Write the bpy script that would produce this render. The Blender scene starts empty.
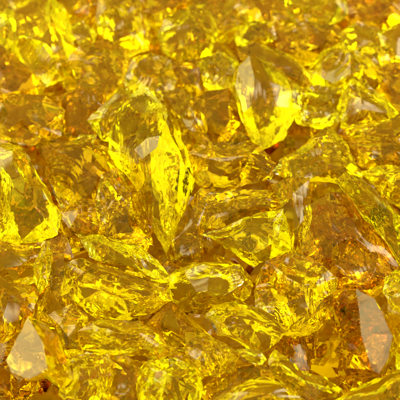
import bpy, bmesh, math, random
from mathutils import Vector, Matrix, noise

random.seed(7)
sc = bpy.context.scene
R = math.radians

# ------------------------------------------------------------------ frame
H = 0.115                        # height of the top of the heap (m)
ELEV = R(47); D = 1.15           # camera elevation and distance
W = 0.40                         # width seen at the target distance
T = Vector((0, 0, H))
TOC = Vector((0, -math.cos(ELEV), math.sin(ELEV)))     # towards camera
CAM = T + TOC * D
RIGHT = Vector((1, 0, 0)); UP = TOC.cross(RIGHT)

def ray(u, v):
    p = T + RIGHT * ((u - 200) / 400 * W) + UP * ((200 - v) / 400 * W)
    return (p - CAM).normalized()

def hit(u, v, a, n):
    d = ray(u, v)
    return CAM + d * ((a - CAM).dot(n) / d.dot(n))

# ------------------------------------------------------------------ materials
def N(nt, t, **kw):
    n = nt.nodes.new(t)
    for k, v in kw.items():
        if k.startswith('i_'): n.inputs[k[2:].replace('_', ' ')].default_value = v
        else: setattr(n, k, v)
    return n

def glass(name, sr, sg, sb, bump=1.0, rough=0.0):
    """fractured solid glass: smooth dielectric, body colour from absorption per metre"""
    m = bpy.data.materials.new(name); m.use_nodes = True
    nt = m.node_tree; nt.nodes.clear(); L = nt.links.new
    out = N(nt, 'ShaderNodeOutputMaterial')
    g = N(nt, 'ShaderNodeBsdfGlass', distribution='GGX'); g.inputs['IOR'].default_value = 1.50
    g.inputs['Roughness'].default_value = rough
    g.inputs['Color'].default_value = (1, 1, 1, 1)
    va = N(nt, 'ShaderNodeVolumeAbsorption')
    va.inputs['Density'].default_value = sb
    va.inputs['Color'].default_value = (1 - sr / sb, 1 - sg / sb, 0, 1)
    tc = N(nt, 'ShaderNodeTexCoord'); oi = N(nt, 'ShaderNodeObjectInfo')
    off = N(nt, 'ShaderNodeVectorMath', operation='SCALE'); off.inputs[0].default_value = (3.1, 1.7, 2.3)
    L(oi.outputs['Random'], off.inputs['Scale'])
    add = N(nt, 'ShaderNodeVectorMath', operation='ADD')
    L(tc.outputs['Object'], add.inputs[0]); L(off.outputs[0], add.inputs[1])
    # long hackle lines: stretched noise
    mp = N(nt, 'ShaderNodeMapping'); mp.inputs['Scale'].default_value = (26, 230, 230)
    mp.inputs['Rotation'].default_value = (0.0, 0.0, 0.0)
    L(add.outputs[0], mp.inputs['Vector'])
    n1 = N(nt, 'ShaderNodeTexNoise'); n1.inputs['Scale'].default_value = 1; n1.inputs['Detail'].default_value = 1
    n1.inputs['Distortion'].default_value = 0.0
    L(mp.outputs[0], n1.inputs['Vector'])
    # where the lines show
    n2 = N(nt, 'ShaderNodeTexNoise'); n2.inputs['Scale'].default_value = 55; n2.inputs['Detail'].default_value = 0.0
    n2.inputs['Distortion'].default_value = 0.0
    mp2 = N(nt, 'ShaderNodeMapping'); mp2.inputs['Scale'].default_value = (0.45, 1.0, 1.0)
    L(add.outputs[0], mp2.inputs['Vector']); L(mp2.outputs[0], n2.inputs['Vector'])
    mr = N(nt, 'ShaderNodeMapRange'); mr.inputs['From Min'].default_value = 0.46; mr.inputs['From Max'].default_value = 0.64
    L(n2.outputs['Fac'], mr.inputs['Value'])
    mul = N(nt, 'ShaderNodeMath', operation='MULTIPLY'); L(n1.outputs['Fac'], mul.inputs[0]); L(mr.outputs[0], mul.inputs[1])
    h2 = N(nt, 'ShaderNodeMath', operation='MULTIPLY_ADD'); h2.inputs[1].default_value = 0.6
    L(n2.outputs['Fac'], h2.inputs[0]); L(mul.outputs[0], h2.inputs[2])
    b3 = N(nt, 'ShaderNodeBump'); b3.inputs['Strength'].default_value = 0.9; b3.inputs['Distance'].default_value = 0.00062 * bump
    L(h2.outputs[0], b3.inputs['Height'])
    L(b3.outputs[0], g.inputs['Normal'])
    L(g.outputs[0], out.inputs['Surface']); L(va.outputs[0], out.inputs['Volume'])
    return m

MAT = {  # same glass throughout; deeper tints put longer light paths into the colour
    'lemon':  glass('lemon_glass',  0.7,  2.1, 95, 1.0),
    'yellow': glass('yellow_glass', 1.7,  4.8, 170, 1.0),
    'lemon_clean':  glass('clear_lemon_glass', 1.2,  4.0, 280, 0.18),
    'amber_clean':  glass('clear_amber_glass', 3.4,  9.0, 340, 0.18),
    'gold':   glass('golden_glass', 3.0, 8.2, 260, 0.8),
    'amber':  glass('amber_glass',  4.2, 11.2, 330, 0.7),
}

# ------------------------------------------------------------------ chunk builder
def reach(poly, cx, cy, dx, dy):
    """distance from the centre to the outline along a direction"""
    best = 0.0
    x0, y0 = poly[-1]
    for x1, y1 in poly:
        ex, ey = x1 - x0, y1 - y0
        den = dx * ey - dy * ex
        if abs(den) > 1e-12:
            t = ((x0 - cx) * ey - (y0 - cy) * ex) / den
            w = ((x0 - cx) * dy - (y0 - cy) * dx) / den
            if t > best and -1e-6 <= w <= 1.000001: best = t
        x0, y0 = x1, y1
    return best

def chunk_mesh(name, pts, edge, seed, carve, rough_amp, fdir, outline=None):
    """hull of the fracture corners, refined, scooped by conchoidal bowls and roughened"""
    rnd = random.Random(seed)
    bm = bmesh.new()
    for p in pts: bm.verts.new(p)
    r = bmesh.ops.convex_hull(bm, input=bm.verts)
    bmesh.ops.delete(bm, geom=list({g for g in r['geom_unused'] + r['geom_interior'] if isinstance(g, bmesh.types.BMVert)}), context='VERTS')
    bmesh.ops.dissolve_limit(bm, angle_limit=R(4), verts=bm.verts, edges=bm.edges)
    bmesh.ops.triangulate(bm, faces=bm.faces)
    for _ in range(9):
        es = [e for e in bm.edges if e.calc_length() > edge]
        if not es: break
        bmesh.ops.subdivide_edges(bm, edges=es, cuts=1)
        bmesh.ops.triangulate(bm, faces=[f for f in bm.faces if len(f.verts) > 3])
    bm.normal_update()
    for e in bm.edges:
        e.smooth = not (len(e.link_faces) == 2 and e.calc_face_angle(0) > R(16))
    size = max((v.co.length for v in bm.verts))
    # conchoidal bowls
    bowls = []
    fs = sorted(bm.faces, key=lambda f: f.calc_area())
    for k in range(carve):
        f = rnd.choice(bm.faces[:]) if True else fs[-1]
        c0 = f.calc_center_median(); n = f.normal.copy()
        if rnd.random() < 0.5 and n.dot(fdir) < 0.1: continue
        rad = size * rnd.uniform(0.55, 1.3)
        depth = size * rnd.uniform(0.06, 0.17)
        tang = Vector((rnd.uniform(-1, 1), rnd.uniform(-1, 1), rnd.uniform(-1, 1)))
        tang = (tang - n * tang.dot(n)).normalized()
        bowls.append((c0 + n * (rad - depth), rad, c0 + tang * size * rnd.uniform(.3, .7),
                      rnd.uniform(0.0035, 0.008), rnd.uniform(0.0001, 0.00035)))
    if outline:                    # bite the notches of the broken outline into the hull
        full, jag, (cx, cy), z0 = outline
        for v in bm.verts:
            k = (v.co.z - z0) / fdir.z
            x = v.co.x - fdir.x * k; y = v.co.y - fdir.y * k
            dx, dy = x - cx, y - cy; l = math.hypot(dx, dy)
            if l < 1e-5: continue
            dx /= l; dy /= l
            rh = reach(full, cx, cy, dx, dy); rj = reach(jag, cx, cy, dx, dy)
            if rh < 1e-6 or rj < 1e-6: continue
            f = l / rh; m = (rj / rh - 1) * min(1, f) ** 1.5
            v.co.x += dx * l * m; v.co.y += dy * l * m
    so = Vector((rnd.uniform(-50, 50), rnd.uniform(-50, 50), rnd.uniform(-50, 50)))
    for v in bm.verts:
        p = v.co.copy()
        for c, rad, imp, lam, amp in bowls:
            d = p - c
            l = d.length
            if l < rad:
                q = c + d * (rad / l)
                w = math.sin(6.283 * (q - imp).length / lam + 2.5 * noise.noise(q * 40 + so))
                p = q + d / l * (amp * w * min(1, (rad - l) / 0.002))
        p += Vector(noise.noise_vector(p * 34 + so)) * rough_amp * 3.2
        q = Vector((p.x * 26, p.y * 75, p.z * 75)) + so
        p += Vector(noise.noise_vector(q)) * rough_amp
        q = Vector((p.x * 110, p.y * 260, p.z * 260)) + so
        p += Vector(noise.noise_vector(q)) * rough_amp * 0.07
        v.co = p
    for f in bm.faces: f.smooth = True
    bm.normal_update()
    for e in bm.edges:
        if e.smooth and len(e.link_faces) == 2 and e.calc_face_angle(0) > R(27): e.smooth = False
    me = bpy.data.meshes.new(name); bm.to_mesh(me); bm.free()
    return me

HEROES = []
SOFT = Vector((-1.6, 1.15, 1.5))
def hero(name, label, poly, ridge=(), tint='yellow', lift=0, thick=0.5, tilt=(0, 0), carve=5, face=0.55, jit=2.0, flat=None, rough=0.0006):
    """poly: outline of the chunk in the photo (1 px = 1 mm at the focus distance), laid on its own
    leaning plane in the heap; ridge: (u, v, height mm) crest corners standing proud of that plane"""
    idx = len(HEROES)
    rnd = random.Random(1000 + idx)
    if lift < 10:
        m_u = sum(p[0] for p in poly) / len(poly); m_v = sum(p[1] for p in poly) / len(poly)
        poly = [(m_u + (p[0] - m_u) * 1.14, m_v + (p[1] - m_v) * 1.14) for p in poly]
    cu = sum(p[0] for p in poly) / len(poly); cv = sum(p[1] for p in poly) / len(poly)
    a = hit(cu, cv, Vector((0, 0, H + lift / 1000)), Vector((0, 0, 1)))
    n = (Vector((0, 0, 1)) * (1 - face) + TOC * face).normalized()
    n = (n + RIGHT * tilt[0] + UP * tilt[1]).normalized()
    width = math.sqrt(max(1, abs(sum(poly[i][0] * poly[(i + 1) % len(poly)][1] - poly[(i + 1) % len(poly)][0] * poly[i][1] for i in range(len(poly)))) / 2)) / 1000
    pts = []
    ring = [hit(u, v, a, n) for u, v in poly]
    for q in ring:
        pts.append(q + (CAM - q).normalized() * rnd.uniform(-jit, jit) / 1000)
    for u, v, h in ridge:
        q = hit(u, v, a, n)
        pts.append(q + (CAM - q).normalized() * h / 1000)
    if carve > 1:
        for _ in range(4 if ridge else 6):
            k = rnd.uniform(0.15, 0.6); q = a.lerp(rnd.choice(ring), k)
            pts.append(q + (CAM - q).normalized() * width * rnd.uniform(0.10, 0.28 if not ridge else 0.2))
    th = thick * width
    for k in range(8):
        q = a.lerp(ring[(k * len(ring)) // 8], rnd.uniform(0.25, 0.85))
        pts.append(q - n * th * rnd.uniform(0.45, 1.0) - Vector((0, 0, 1)) * th * rnd.uniform(0, .3))
    if flat:                       # one clean cleavage face: corners (u, v), height mm of the first, its normal
        corners, h0 = flat[:2]
        q0 = hit(corners[0][0], corners[0][1], a, n); q0 += (CAM - q0).normalized() * h0 / 1000
        fn = ((SOFT - q0).normalized() + (CAM - q0).normalized()).normalized()   # face tilted so it mirrors the back left softbox to the camera
        for i, p in enumerate(pts):
            dd = (p - q0).dot(fn)
            mg = 0.001 + 0.5 * min((p - hit(u, v, q0, fn)).length for u, v in corners)
            if dd > -mg:
                r_ = (p - CAM).normalized()
                pts[i] = p + r_ * ((dd + mg) / -r_.dot(fn))
        pts += [hit(u, v, q0, fn) for u, v in corners]
    c = sum(pts, Vector()) / len(pts)
    far = max(((p, q) for p in ring for q in ring), key=lambda t: (t[0] - t[1]).length)
    ax = (far[1] - far[0]).normalized()
    M = Matrix((ax, n.cross(ax).normalized(), ax.cross(n.cross(ax).normalized()))).transposed()   # local X runs along the piece
    Mi = M.transposed()
    loc = [Mi @ (p - c) for p in ring]
    def jagged(P, amp):
        out = []
        for i, p0 in enumerate(P):
            p1 = P[(i + 1) % len(P)]; e_ = p1 - p0; L_ = e_.length
            nn = Vector((-e_.y, e_.x, 0)).normalized() if L_ > 1e-6 else Vector()
            out.append((p0.x, p0.y))
            for t in ((.25, .5, .78) if L_ > .014 else (.45,)):
                q = p0.lerp(p1, t + rnd.uniform(-.08, .08)) + nn * rnd.uniform(-1, 1) * amp * min(1, L_ / .01)
                out.append((q.x, q.y))
        return out
    hb = bmesh.new()
    for p in loc: hb.verts.new((p.x, p.y, 0))
    for p in loc: hb.verts.new((p.x, p.y, .01))
    bmesh.ops.convex_hull(hb, input=hb.verts)
    hv = [v.co for v in hb.verts if v.link_faces and v.co.z < .005]
    ca = Mi @ (a - c)
    full = sorted(((v.x, v.y) for v in hv), key=lambda t: math.atan2(t[1] - ca.y, t[0] - ca.x)); hb.free()
    outline = (full, jagged(loc, .0005 if flat and 'clean' in tint else .0013), (ca.x, ca.y), ca.z)
    me = chunk_mesh(name, [Mi @ (p - c) for p in pts], 0.0024, 50 + idx, carve if cv > 100 else min(carve, 2), rough, (Mi @ (CAM - c)).normalized(), outline)
    me.materials.append(MAT[tint])
    o = bpy.data.objects.new(name, me); sc.collection.objects.link(o)
    o.location = c; o.rotation_euler = M.to_euler()
    o['label'] = label; o['category'] = 'glass chunk'; o['group'] = 'yellow glass chunks heaped together'
    HEROES.append((o, label, c, width))
    return o

C, S, P = 'glass_chunk', 'glass_shard', 'glass_splinter'
# ---- far rows (top of the picture, out of focus)
hero(C, 'big blurred lemon chunk in the top left corner with bright bar along lower left side',
     [(-8,12),(10,-4),(48,-6),(58,10),(67,30),(72,60),(60,74),(44,81),(30,70),(12,50),(-6,34)],
     [(50,8,10),(52,45,14),(46,76,4),(5,28,6),(30,18,12)], 'lemon', 8, .45, (.1,.1))
hero(C, 'blurred amber lump tucked under the left edge below the big top left chunk',
     [(-10,38),(8,50),(28,70),(42,84),(34,98),(10,100),(-10,96)], (), 'amber', -6)
hero(C, 'small blurred golden chunk on the top edge right of the big top left chunk',
     [(60,-8),(98,-8),(108,10),(98,26),(76,28),(64,14)], (), 'gold', -4)
hero(C, 'small bright yellow pebble sized chunk beside the right face of the top left chunk',
     [(66,28),(84,24),(96,34),(90,48),(76,52),(68,42)], (), 'lemon', -2)
hero(C, 'blurred olive yellow chunk standing at the top edge, left of centre',
     [(100,2),(118,-6),(138,4),(148,24),(146,46),(128,54),(108,42),(98,22)],
     [(125,12,10),(132,38,10)], 'yellow', 2)
hero(C, 'smooth amber chunk cut by the top edge between olive and lemon chunks',
     [(138,-12),(176,-12),(190,2),(172,16),(158,28),(146,20),(138,4)], (), 'amber', -6)
hero(C, 'rounded bright lemon chunk near the top edge left of centre, alone among amber',
     [(160,34),(170,18),(190,9),(208,14),(216,32),(206,52),(182,61),(166,50)],
     [(176,26,9),(198,24,10),(184,46,8)], 'lemon', 8)
hero(C, 'arched golden chunk with curved streaks and one white glint, below the blurred olive chunk',
     [(72,62),(82,48),(104,42),(122,50),(132,66),(124,84),(100,96),(80,86)],
     [(84,60,10),(104,54,14),(114,72,10)], 'gold', 4)
hero(C, 'pale grey topped olive chunk just behind the tip of the tall central shard',
     [(128,78),(134,62),(150,56),(168,62),(174,80),(166,98),(146,100),(130,94)],
     [(144,66,8),(160,72,10)], 'yellow', 4, tilt=(-.1,.3))
hero(C, 'dark amber chunk between the lemon rounded chunk and the tall shard',
     [(166,64),(184,62),(204,58),(208,78),(204,96),(184,98),(172,86)], (), 'amber', -4)
hero(C, 'blurred mossy yellow chunk at the top edge just right of the rounded lemon one',
     [(196,6),(214,-10),(242,-8),(244,18),(228,40),(212,38),(208,18)], (), 'yellow', 0)
hero(C, 'blurred chunk at the top edge with a round bright ring and pale glint on it',
     [(238,2),(252,-10),(280,-10),(290,12),(276,30),(252,28),(240,18)], (), 'gold', 2)
hero(C, 'small blurred chunk with pale cream face above the brightest right hand chunk',
     [(236,34),(250,22),(272,22),(276,36),(262,46),(240,44)], (), 'lemon', 6)
hero(C, 'blurred bright yellow chunk on the top edge, right of centre',
     [(288,-6),(318,-10),(342,-6),(344,14),(326,26),(302,26),(290,12)], (), 'lemon', 2)
hero(C, 'broad blurred amber chunk in the top right corner',
     [(344,-10),(384,-12),(412,-6),(412,26),(388,34),(360,30),(346,14)], (), 'amber', 0)
hero(C, 'blurred brownish amber chunk below the bright yellow one on the top edge',
     [(276,28),(302,24),(332,26),(346,40),(330,52),(304,62),(280,50)], (), 'amber', -2)
hero(C, 'blurred golden chunk with upright streaks between ribbed pale chunk and top right corner',
     [(340,34),(358,24),(378,28),(384,46),(372,58),(352,54)], (), 'yellow', 2)
hero(C, 'blurred yellow chunk against the right edge, upper quarter',
     [(380,34),(400,24),(414,34),(412,60),(394,66),(382,52)], (), 'lemon', 0)
# ---- upper middle rows
hero(S, 'flat tilted golden shard lying across the back of the brightest right hand chunk',
     [(242,50),(258,44),(284,54),(304,70),(308,86),(292,84),(264,66),(246,60)],
     [(262,52,6),(290,68,7)], 'gold', 4)
hero(C, 'ragged lemon chunk left of the brightest right hand chunk, shining at its left end',
     [(202,64),(218,54),(236,60),(242,76),(234,92),(218,96),(206,84)],
     [(214,68,9),(226,74,10)], 'lemon', 4)
hero(C, 'brightest tapering lemon chunk right of centre with pale left face and narrow foot',
     [(230,84),(238,64),(250,54),(266,60),(284,70),(302,88),(302,108),(290,126),(282,141),(262,149),(251,141),(239,114)],
     [(248,72,14),(256,112,12),(270,80,14),(292,98,5),(264,136,6)], 'lemon', 14, .4, (-.05,.05), carve=3,
     flat=([(233,84),(239,66),(249,56),(254,78),(251,106),(243,112)], 9))
hero(C, 'dark golden chunk with pale spot wedged between the brightest chunk and tall central shard',
     [(192,104),(206,94),(228,92),(240,114),(250,136),(228,146),(206,142),(194,126)],
     [(214,104,10),(222,124,12)], 'amber', 2)
hero(C, 'ribbed pale reflecting chunk in the upper right with white stripes on its top',
     [(310,72),(322,54),(340,46),(354,52),(360,70),(356,88),(336,92),(316,88)],
     [(328,62,11),(346,60,12),(338,82,10)], 'lemon', 8, .5, (-.1,.2), carve=5, rough=0.0011,
     flat=([(322,62),(336,51),(350,55),(350,76),(334,84),(322,76)], 9))
hero(C, 'small chunk of yellow glass right of the ribbed pale chunk, dull and smooth',
     [(356,50),(372,42),(386,52),(388,70),(374,78),(360,68)], (), 'gold', 0)
hero(C, 'dark amber chunk at the right edge, above the long band shaped chunk',
     [(378,72),(396,64),(414,66),(414,104),(396,110),(382,94)], (), 'amber', -4)
hero(C, 'triangular lemon chunk with sloping straight right side under the ribbed pale chunk',
     [(344,96),(354,80),(368,82),(380,96),(394,113),(378,119),(354,125),(344,118)],
     [(360,92,12),(364,110,11),(384,110,4)], 'lemon', 8, .5, (.15,0))
hero(C, 'finely wrinkled yellow chunk between the brightest chunk and the triangular one',
     [(300,92),(318,86),(340,90),(346,108),(342,122),(322,126),(300,122),(296,106)],
     [(316,98,8),(332,106,9)], 'lemon', 2)
hero(S, 'long flat band of golden glass reaching the right edge under the triangular chunk',
     [(346,128),(368,122),(396,116),(414,118),(414,136),(384,138),(356,140)],
     [(370,128,7),(396,124,7)], 'gold', 4)
hero(C, 'square deep amber block near the right edge above the shining diagonal shard',
     [(352,144),(378,136),(402,138),(414,146),(412,168),(386,172),(364,166)],
     [(374,146,9),(396,150,9)], 'amber', 0)
# ---- left, upper middle
hero(C, 'deep amber chunk with rusty streaks left of centre, behind the upright striped one',
     [(58,98),(78,88),(100,94),(104,112),(92,132),(70,136),(58,120)], (), 'amber', -2)
hero(C, 'golden chunk with small pale glint near left edge, above the shining left edge chunk',
     [(-10,104),(14,96),(44,98),(60,112),(56,134),(30,142),(4,138),(-10,132)],
     [(34,112,9),(18,118,9)], 'gold', 2)
hero(P, 'small thin yellow splinter lying across the top of the upright striped chunk',
     [(68,142),(80,134),(98,136),(94,144),(80,148)], (), 'lemon', 12, .4)
hero(C, 'amber chunk with upright parallel stripes, between the shining left edge chunk and tall shard',
     [(46,150),(76,144),(108,150),(124,166),(116,190),(108,212),(84,220),(62,208),(52,180)],
     [(70,158,10),(98,162,14),(92,192,12)], 'gold', 2)
hero(C, 'shining lemon chunk cut by the left edge at mid height, streaked on top',
     [(-10,142),(8,140),(24,148),(36,166),(50,192),(61,218),(58,234),(42,241),(10,244),(-10,240)],
     [(22,156,16),(24,196,18),(48,224,6),(2,180,16)], 'lemon', 14, .4, (-.1,0))
# ---- the tall central shard
hero(C, 'pale lemon chunk leaning on the upper left side of the tall central shard',
     [(87,120),(98,107),(122,88),(134,94),(128,118),(116,146),(100,138)],
     [(106,116,9),(122,106,12),(112,132,9)], 'lemon', 14, .4, (-.1,.1), face=.7)
tall = hero(S, 'tall central shard, largest of all, with pale scratched face and pointed foot',
     [(142,78),(150,84),(168,114),(183,142),(193,166),(195,184),(187,208),(176,234),(165,261),(158,259),(150,230),(141,198),(126,178),(110,156),(108,138),(118,112)],
     [(146,86,8),(166,122,18),(181,156,22),(178,192,17),(166,236,5),(124,140,10),(140,178,10),(152,150,14)],
     'lemon', 28, .28, (-.08,.02), carve=2, face=.78,
     flat=([(134,150),(147,138),(160,136),(157,148),(142,160)], 13))
hero(C, 'golden wedge tucked behind the right side of the tall central shard',
     [(156,96),(180,92),(200,104),(206,128),(202,150),(188,152),(176,130)], (), 'yellow', 0)
hero(C, 'broad flat amber gold chunk between the foot of the brightest chunk and tall shard',
     [(194,154),(212,144),(238,142),(256,148),(270,164),(266,178),(240,184),(206,184),(194,172)],
     [(214,154,8),(244,156,10),(232,172,8)], 'gold', 4)
hero(C, 'yellow chunk with coiled hook shaped edge and white highlight, right of centre',
     [(268,174),(284,154),(306,142),(328,125),(342,136),(354,156),(362,178),(352,188),(322,182),(294,182)],
     [(326,136,14),(312,158,16),(342,166,12),(288,168,8)], 'yellow', 12, .45, (.05,.15))
diagonal = hero(S, 'shining diagonal shard by the right edge with dark hollow and straight bright lower edge',
     [(333,180),(344,172),(360,178),(376,190),(392,206),(408,226),(412,262),(402,268),(384,250),(364,220),(350,198)],
     [(352,182,10),(376,204,14),(396,232,12),(398,258,4)], 'lemon', 18, .4, (.1,0), face=.7)
hero(C, 'small golden chunk at the right edge above the diagonal shard',
     [(364,172),(388,168),(414,170),(414,206),(398,204),(380,188)], (), 'yellow', 2)
# ---- middle rows
hero(C, 'amber chunk between the shining left edge chunk and the foot of striped chunk',
     [(60,212),(82,200),(104,206),(106,226),(92,242),(72,244),(60,232)], (), 'amber', 0)
hero(C, 'golden chunk hugging the left flank of the tall central shard',
     [(102,178),(118,172),(138,192),(146,218),(148,240),(126,240),(106,232),(98,206)],
     [(118,192,10),(130,218,10)], 'gold', 4)
hero(C, 'small amber chunk right of the tall shard pointed foot',
     [(184,214),(198,196),(206,206),(204,226),(212,244),(196,262),(176,258),(174,240)], (), 'amber', -2)
hero(C, 'low golden slab lying behind the broad yellow wedge right of centre',
     [(198,206),(214,192),(246,190),(278,194),(286,206),(252,216),(220,226),(202,226)],
     [(222,204,7),(258,202,8)], 'gold', 6)
hero(C, 'broad yellow wedge with wrinkled face pointing left, just right of the picture centre',
     [(199,232),(220,223),(254,215),(284,209),(289,230),(290,250),(272,258),(250,268),(236,254),(218,243)],
     [(222,232,8),(258,226,14),(276,240,12),(250,256,8)], 'lemon', 14, .4, (0,.1), face=.7)
hero(C, 'narrow upright yellow chunk right of the broad wrinkled wedge',
     [(274,188),(290,180),(308,184),(310,212),(304,246),(292,252),(286,226)],
     [(292,192,10),(298,226,10)], 'yellow', 8)
hero(C, 'large smooth amber chunk in the hollow below the diagonal shard',
     [(308,214),(330,200),(350,202),(368,226),(388,254),(396,280),(364,296),(334,288),(312,270),(304,246)],
     [(330,220,8),(352,244,10),(344,272,10)], 'amber', 0, .4, carve=6)
hero(C, 'small pale greenish chunk on the right edge under the diagonal shard',
     [(384,278),(396,270),(414,270),(414,300),(396,304),(384,292)], (), 'lemon', 6)
hero(C, 'cracked amber chunk with a pale flat glint at left edge under the shining one',
     [(-10,240),(18,244),(46,242),(50,262),(40,280),(18,284),(-10,274)],
     [(14,254,8),(34,262,8)], 'gold', 4)
hero(P, 'narrow upright lemon splinter right of the cracked left edge chunk',
     [(34,256),(42,240),(50,242),(51,262),(48,284),(39,294),(33,278)],
     [(43,256,7),(42,278,6)], 'lemon', 14, .5, face=.75)
hero(C, 'orange amber chunk in the lower left corner with bright crest',
     [(-10,272),(10,280),(36,292),(33,308),(22,328),(4,340),(-10,338)],
     [(10,292,10),(22,302,8)], 'amber', 4)
hero(C, 'brown amber chunk low between the lemon splinter and shell shaped chunk',
     [(50,246),(64,240),(74,262),(66,290),(74,312),(52,322),(38,312),(44,290)], (), 'amber', -4)
hero(S, 'fan of layered bright yellow glass, shell shaped, under the foot of the tall shard',
     [(70,240),(88,236),(112,238),(134,242),(152,252),(166,266),(175,277),(164,281),(140,276),(112,268),(86,258)],
     [(100,244,9),(132,254,12),(156,270,7)], 'lemon', 18, .4, (0,.2), face=.7, rough=.0011)
hero(C, 'clear golden chunk under the shell shaped fan, with bright pointed corners at both feet',
     [(64,262),(84,258),(116,270),(146,280),(168,290),(171,301),(154,314),(128,321),(98,320),(74,307),(59,297)],
     [(84,272,12),(112,284,14),(146,296,10),(92,314,4)], 'yellow', 10, .5, (0,-.05))
hero(C, 'pale wrinkled whitish chunk below the picture centre',
     [(164,296),(172,276),(192,262),(220,259),(240,265),(251,282),(250,298),(236,310),(214,318),(188,312)],
     [(190,274,12),(220,270,15),(236,288,12),(206,298,12)], 'lemon', 14, .5, (-.1,.15), carve=5, rough=0.0012,
     flat=([(186,272),(206,263),(228,266),(240,280),(226,292),(196,292)], 12))
hero(C, 'arched golden chunk with nested curved lines, right of the pale wrinkled one',
     [(258,282),(270,264),(294,258),(318,266),(332,280),(332,304),(318,324),(296,334),(274,326),(260,306)],
     [(284,272,14),(310,280,14),(296,306,12)], 'yellow', 8, .5)
hero(C, 'dark amber prism with straight roof edges, below the shell shaped fan',
     [(146,322),(160,312),(172,306),(192,322),(214,342),(208,358),(184,352),(164,338)],
     [(172,310,9),(196,332,10),(160,326,4)], 'amber', 6, .5, carve=1)
hero(C, 'golden chunk with round bubble ring and pale spot, left of big dark amber chunk',
     [(203,318),(212,304),(238,300),(266,312),(290,330),(270,346),(258,352),(238,348),(216,336)],
     [(224,312,10),(252,320,13),(242,340,8)], 'yellow', 12, .5)
hero(C, 'big dark amber chunk in the lower right with tall cream face on its right',
     [(268,338),(292,326),(322,300),(340,289),(360,288),(378,304),(392,326),(397,344),(386,374),(358,380),(326,378),(296,364)],
     [(357,290,12),(364,322,22),(377,371,9),(392,338,6),(340,312,16),(306,346,10)], 'amber_clean', 14, .45, (.1,.05), carve=0, jit=.8, rough=.0003,
     flat=([(356,290),(374,299),(393,337),(388,357),(379,373),(372,370),(361,335)], 14))
hero(S, 'narrow yellow shard at the lower right edge beside the cream faced chunk',
     [(390,300),(404,296),(414,306),(414,366),(400,376),(394,350)], (), 'yellow', 4)
# ---- near rows
hero(C, 'kite shaped chunk in the lower left with large flat cream grey face',
     [(28,316),(46,324),(59,337),(66,356),(74,380),(61,389),(46,378),(28,381),(11,373),(5,361),(14,344)],
     [(29,318,8),(44,348,16),(48,374,11),(60,366,9)], 'lemon_clean', 22, .45, (0,0), carve=0, jit=.4, face=.75, rough=.0002,
     flat=([(28,318),(44,345),(48,373),(28,379),(11,372),(6,360),(14,344)], 9))
hero(C, 'golden chunk behind the kite shaped one and the lens shaped one',
     [(50,318),(72,308),(86,318),(80,338),(84,352),(72,362),(62,340)], (), 'gold', 2)
hero(S, 'amber lens shaped chunk with bright rounded yellow rim, lower left of centre',
     [(78,330),(90,321),(112,317),(134,318),(150,328),(165,340),(170,352),(163,360),(136,357),(110,355),(84,350)],
     [(100,328,9),(132,330,11),(156,348,7),(110,348,8)], 'gold', 20, .4, (0,.05), face=.7)
hero(C, 'striated yellow chunk at the bottom between the kite shaped chunk and lens shaped one',
     [(66,362),(86,352),(106,356),(112,376),(104,404),(76,410),(62,392)],
     [(86,366,10),(92,388,10)], 'yellow', 8)
hero(C, 'amber chunk with thin pale upright streak on the bottom edge under the lens shaped one',
     [(106,358),(130,360),(142,376),(138,412),(110,414),(104,388)],
     [(124,370,8),(128,396,8)], 'amber', 6)
hero(C, 'wavy yellow chunk with bright corner on the bottom edge, left of the dark hollow',
     [(136,372),(150,358),(174,356),(196,368),(204,390),(196,414),(150,416),(136,396)],
     [(158,366,12),(184,376,13),(150,392,11)], 'lemon', 10)
hero(C, 'golden chunk right of the lens shaped one, under the dark prism',
     [(168,346),(190,348),(208,356),(212,374),(198,380),(176,368)], (), 'gold', 4)
hero(C, 'smooth olive gold wedge pointing right, left of the small bright drop',
     [(186,332),(210,336),(228,346),(240,353),(234,370),(214,376),(196,372),(186,352)],
     [(206,344,7),(222,358,8)], 'gold', 14, .45)
hero(P, 'tiny bright drop shaped piece between the wedge and the ringed chunk near the bottom',
     [(236,350),(248,347),(258,348),(267,358),(262,364),(248,362)],
     [(252,353,5)], 'lemon', 22, .5, face=.75)
hero(C, 'dark brown amber chunk in the hollow above the rounded bottom edge chunk',
     [(216,372),(236,362),(258,364),(272,374),(262,392),(232,400),(210,400),(204,388)], (), 'amber', 0, carve=2)
hero(C, 'rounded smooth golden chunk on the bottom edge, right of centre',
     [(208,402),(226,392),(246,382),(264,376),(284,384),(300,398),(302,414),(206,416)],
     [(250,392,10),(272,394,11),(230,406,8)], 'yellow', 16, .45, carve=3)
hero(C, 'shining lemon chunk with ragged upper edge lying under the big dark amber one',
     [(266,362),(274,350),(288,358),(304,370),(324,377),(344,388),(336,398),(312,404),(290,392),(274,378)],
     [(280,364,9),(304,380,11),(326,388,7)], 'lemon', 20, .45, (0,-.05), face=.7)
hero(S, 'long golden slab on the bottom edge at right, sloping up to the right',
     [(326,400),(352,388),(380,378),(412,366),(416,392),(400,414),(340,416)],
     [(352,396,8),(384,388,10)], 'yellow', 12, .4, (0,.1))

# ------------------------------------------------------------------ pieces deeper in the heap
def hull_points(rnd, size):
    pts = []
    ax = Vector((rnd.uniform(.9, 1.3), rnd.uniform(.7, 1.0), rnd.uniform(.5, .8)))
    for _ in range(13):
        d = Vector((rnd.gauss(0, 1), rnd.gauss(0, 1), rnd.gauss(0, 1))).normalized() * rnd.uniform(.8, 1.05)
        pts.append(Vector((d.x * ax.x, d.y * ax.y, d.z * ax.z)) * size)
    return pts

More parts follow.
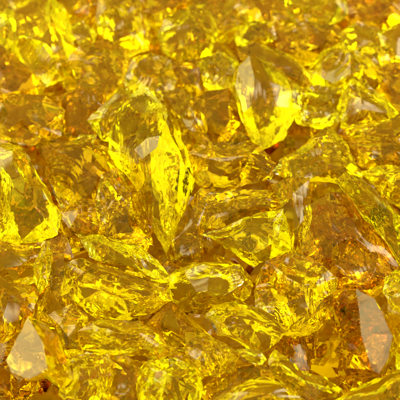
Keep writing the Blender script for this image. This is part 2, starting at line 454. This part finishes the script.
from mathutils import Euler
rnd = random.Random(99)
deep = []
for layer, (z, step) in enumerate(((0.068, 0.064),)):
    y = -0.30
    row = 0
    while y < 0.44:
        x = -0.30 + (row % 2) * step / 2
        while x < 0.32:
            p = Vector((x + rnd.uniform(-.007, .007), y + rnd.uniform(-.007, .007), z + rnd.uniform(-.003, .003)))
            deep.append((p, layer, step)); x += step
        y += step * .92; row += 1
protos = {}
used = {}
places = ('under', 'deep beneath')
for i, (p, layer, step) in enumerate(deep):
    # only where the photograph could show it
    d = p - CAM
    k = D / -d.dot(TOC); q = CAM + d * k - T
    u = 200 + q.dot(RIGHT) / W * 400; v = 200 - q.dot(UP) / W * 400
    if not (-45 < u < 445 and -60 < v < 435): continue
    me = chunk_mesh('glass_chunk', hull_points(rnd, step * .62), 0.0055, 900 + i, 2, 0.0005, Vector((0, 0, 1)))
    me.materials.append(MAT[('yellow', 'gold', 'amber', 'gold')[i % 4] if layer == 0 else ('gold', 'amber')[i % 2]])
    o = bpy.data.objects.new('glass_chunk', me); sc.collection.objects.link(o)
    o.location = p; o.rotation_euler = Euler((rnd.uniform(-.5, .5), rnd.uniform(-.5, .5), rnd.uniform(0, 6.28)))
    o['label'] = 'amber glass lump seen only dimly through the clearer chunks heaped over it'
    o['category'] = 'glass chunk'; o['group'] = 'amber lumps buried in the heap'

# clouds of small dark grains set inside two of the shards
def dark_fleck(parent, u, v, su, sv, ang, k):
    bm = bmesh.new(); rr = random.Random(k)
    mi = parent.rotation_euler.to_matrix().transposed()
    ctr = hit(u, v, parent.location, TOC)
    e1 = RIGHT * math.cos(ang) + UP * math.sin(ang); e2 = UP * math.cos(ang) - RIGHT * math.sin(ang)
    for _ in range(100):                       # a cloud of ragged grains
        g = bmesh.ops.create_icosphere(bm, subdivisions=1, radius=1)['verts']
        a_ = rr.uniform(0, 6.28); t_ = rr.random() ** .6
        o_ = ctr + e1 * math.cos(a_) * t_ * su + e2 * math.sin(a_) * t_ * sv + TOC * rr.uniform(-.0012, .0012)
        r1, r2, r3 = (rr.uniform(.0002, .0007) for _ in range(3)); r2 *= 3.2
        for w_ in g:
            d = w_.co * (1 + rr.uniform(-.35, .35))
            q = o_ + e1 * d.x * r1 + e2 * d.y * r2 + TOC * d.z * r3
            w_.co = mi @ (q - parent.location)
    me = bpy.data.meshes.new('dark_fleck'); bm.to_mesh(me); bm.free(); me.materials.append(DARK_GRAINS)
    o = bpy.data.objects.new('dark_fleck', me); sc.collection.objects.link(o); o.parent = parent
    o['label'] = 'dark fleck inside the glass'
DARK_GRAINS = bpy.data.materials.new('dark_grains'); DARK_GRAINS.use_nodes = True
b_ = DARK_GRAINS.node_tree.nodes['Principled BSDF']; b_.inputs['Roughness'].default_value = .6
nz = N(DARK_GRAINS.node_tree, 'ShaderNodeTexNoise'); nz.inputs['Scale'].default_value = 500
cr = N(DARK_GRAINS.node_tree, 'ShaderNodeValToRGB'); cr.color_ramp.elements[0].color = (.05, .03, .006, 1); cr.color_ramp.elements[1].color = (.3, .2, .03, 1)
cr.color_ramp.elements[0].position = .45; cr.color_ramp.elements[1].position = .65
DARK_GRAINS.node_tree.links.new(nz.outputs['Fac'], cr.inputs[0]); DARK_GRAINS.node_tree.links.new(cr.outputs[0], b_.inputs['Base Color'])
dark_fleck(tall, 179, 182, .0032, .013, -.12, 1.0)
dark_fleck(diagonal, 378, 216, .008, .010, .5, 7.0)

# crushed glass filling the bottom of the heap, nobody could count it
bm = bmesh.new()
bmesh.ops.create_grid(bm, x_segments=150, y_segments=170, size=1)
for v in bm.verts:
    x, y = v.co.x * 0.42, v.co.y * 0.55 + 0.08
    e = max(abs(v.co.x), abs(v.co.y))
    dd, pp = noise.voronoi(Vector((x * 32, y * 32, 0.3)))
    h = 0.052 + 0.5 * (pp[0].z + .2 - .5) * .02 - dd[0] * .018 + .008 * noise.noise(Vector((x * 12, y * 12, 0)))
    v.co = (x, y, h * min(1, (1 - e) * 9) + 0.001)
top = bm.faces[:]
ext = bmesh.ops.extrude_face_region(bm, geom=top)
for g in ext['geom']:
    if isinstance(g, bmesh.types.BMVert): g.co.z = -0.004
bmesh.ops.recalc_face_normals(bm, faces=bm.faces)
me = bpy.data.meshes.new('glass_rubble'); bm.to_mesh(me); bm.free()
me.materials.append(MAT['amber'])  # amber tint puts the darker shade of the gaps into the colour
rub = bpy.data.objects.new('glass_rubble', me); sc.collection.objects.link(rub)
rub['kind'] = 'stuff'; rub['label'] = 'crushed amber glass filling the bottom of the heap'; rub['category'] = 'glass rubble'

# ------------------------------------------------------------------ setting
bm = bmesh.new()
bmesh.ops.create_grid(bm, x_segments=2, y_segments=2, size=6)
me = bpy.data.meshes.new('tabletop'); bm.to_mesh(me); bm.free()
tab = bpy.data.objects.new('tabletop', me); sc.collection.objects.link(tab)
tab.location.z = -0.012; tab['kind'] = 'structure'; tab['label'] = 'pale surface under the heap of glass'
mt = bpy.data.materials.new('pale_surface'); mt.use_nodes = True
nt = mt.node_tree; b = nt.nodes['Principled BSDF']; b.inputs['Roughness'].default_value = .7
nz = N(nt, 'ShaderNodeTexNoise'); nz.inputs['Scale'].default_value = 9
cr = N(nt, 'ShaderNodeValToRGB'); cr.color_ramp.elements[0].color = (.70, .69, .66, 1); cr.color_ramp.elements[1].color = (.80, .79, .77, 1)
nt.links.new(nz.outputs['Fac'], cr.inputs[0]); nt.links.new(cr.outputs[0], b.inputs['Base Color'])
me.materials.append(mt)

# ------------------------------------------------------------------ light
def area(name, loc, target, sx, sy, radiance, col=(1, 1, 1)):
    ld = bpy.data.lights.new(name, 'AREA'); ld.shape = 'RECTANGLE'; ld.size = sx; ld.size_y = sy
    ld.use_nodes = True; lt = ld.node_tree          # a real softbox: bright in the middle, falling off to its edges
    em = lt.nodes['Emission']; ge = N(lt, 'ShaderNodeNewGeometry')
    sb = N(lt, 'ShaderNodeVectorMath', operation='DISTANCE'); sb.inputs[1].default_value = (.5, .5, 0)
    fa = N(lt, 'ShaderNodeMapRange', interpolation_type='SMOOTHSTEP')
    fa.inputs['From Min'].default_value = .1; fa.inputs['From Max'].default_value = .62
    fa.inputs['To Min'].default_value = 1.5; fa.inputs['To Max'].default_value = .12
    lt.links.new(ge.outputs['Parametric'], sb.inputs[0]); lt.links.new(sb.outputs['Value'], fa.inputs['Value'])
    lt.links.new(fa.outputs[0], em.inputs['Strength'])
    ld.energy = radiance * sx * sy * math.pi; ld.color = col
    o = bpy.data.objects.new(name, ld); sc.collection.objects.link(o)
    o.location = loc; o.rotation_euler = (Vector(target) - Vector(loc)).to_track_quat('-Z', 'Y').to_euler()
    return o
area('softbox', (-1.6, 1.15, 1.5), (0, 0, .1), 1.35, 1.25, 3.6, (1, .88, .4))      # behind, left
area('softbox', (1.6, 0.5, 1.4), (0, 0, .1), 0.7, 0.9, 5.0, (1, .93, .65))       # right
area('overhead_lamp', (0.0, -0.2, 2.3), (0, 0, .1), 1.0, 0.9, 4.2, (1, .93, .6))
area('softbox', (-1.9, -0.5, 0.9), (0, 0, .1), 0.5, 0.6, 3.5, (1, .93, .6))

w = bpy.data.worlds.new('World'); sc.world = w; w.use_nodes = True
bg = w.node_tree.nodes['Background']; bg.inputs['Strength'].default_value = 1.1
# dim warm studio: ceiling brighter than the walls
wt = w.node_tree; tc = N(wt, 'ShaderNodeTexCoord'); sx = N(wt, 'ShaderNodeSeparateXYZ'); cr = N(wt, 'ShaderNodeValToRGB')
wt.links.new(tc.outputs['Generated'], sx.inputs[0]); wt.links.new(sx.outputs['Z'], cr.inputs[0]); wt.links.new(cr.outputs[0], bg.inputs['Color'])
e = cr.color_ramp.elements
e[0].position = 0.0; e[0].color = (.34, .30, .02, 1)
e[1].position = 1.0; e[1].color = (1.08, 1.0, .13, 1)
m_ = e.new(.55); m_.color = (.84, .76, .04, 1)

# ------------------------------------------------------------------ camera
cd = bpy.data.cameras.new('Camera'); cam = bpy.data.objects.new('Camera', cd); sc.collection.objects.link(cam)
cam.location = CAM; cam.rotation_euler = (-TOC).to_track_quat('-Z', 'Y').to_euler()
cd.sensor_width = 36; cd.lens = 36 * D / W
cd.clip_start = .01; cd.clip_end = 50
cd.dof.use_dof = True; cd.dof.focus_distance = D - .07; cd.dof.aperture_fstop = 8
sc.camera = cam

sc.view_settings.view_transform = 'Standard'; sc.view_settings.look = 'None'
sc.view_settings.exposure = 0.2; sc.view_settings.gamma = 1
cy = sc.cycles
cy.max_bounces = 15; cy.transmission_bounces = 15; cy.glossy_bounces = 18; cy.diffuse_bounces = 1; cy.volume_bounces = 0
cy.caustics_refractive = True; cy.caustics_reflective = True
cy.blur_glossy = 0.0; cy.sample_clamp_indirect = 12
cy.use_denoising = True
try: cy.denoiser = 'OPENIMAGEDENOISE'
except Exception: pass
cy.use_adaptive_sampling = True; cy.adaptive_threshold = 0.08
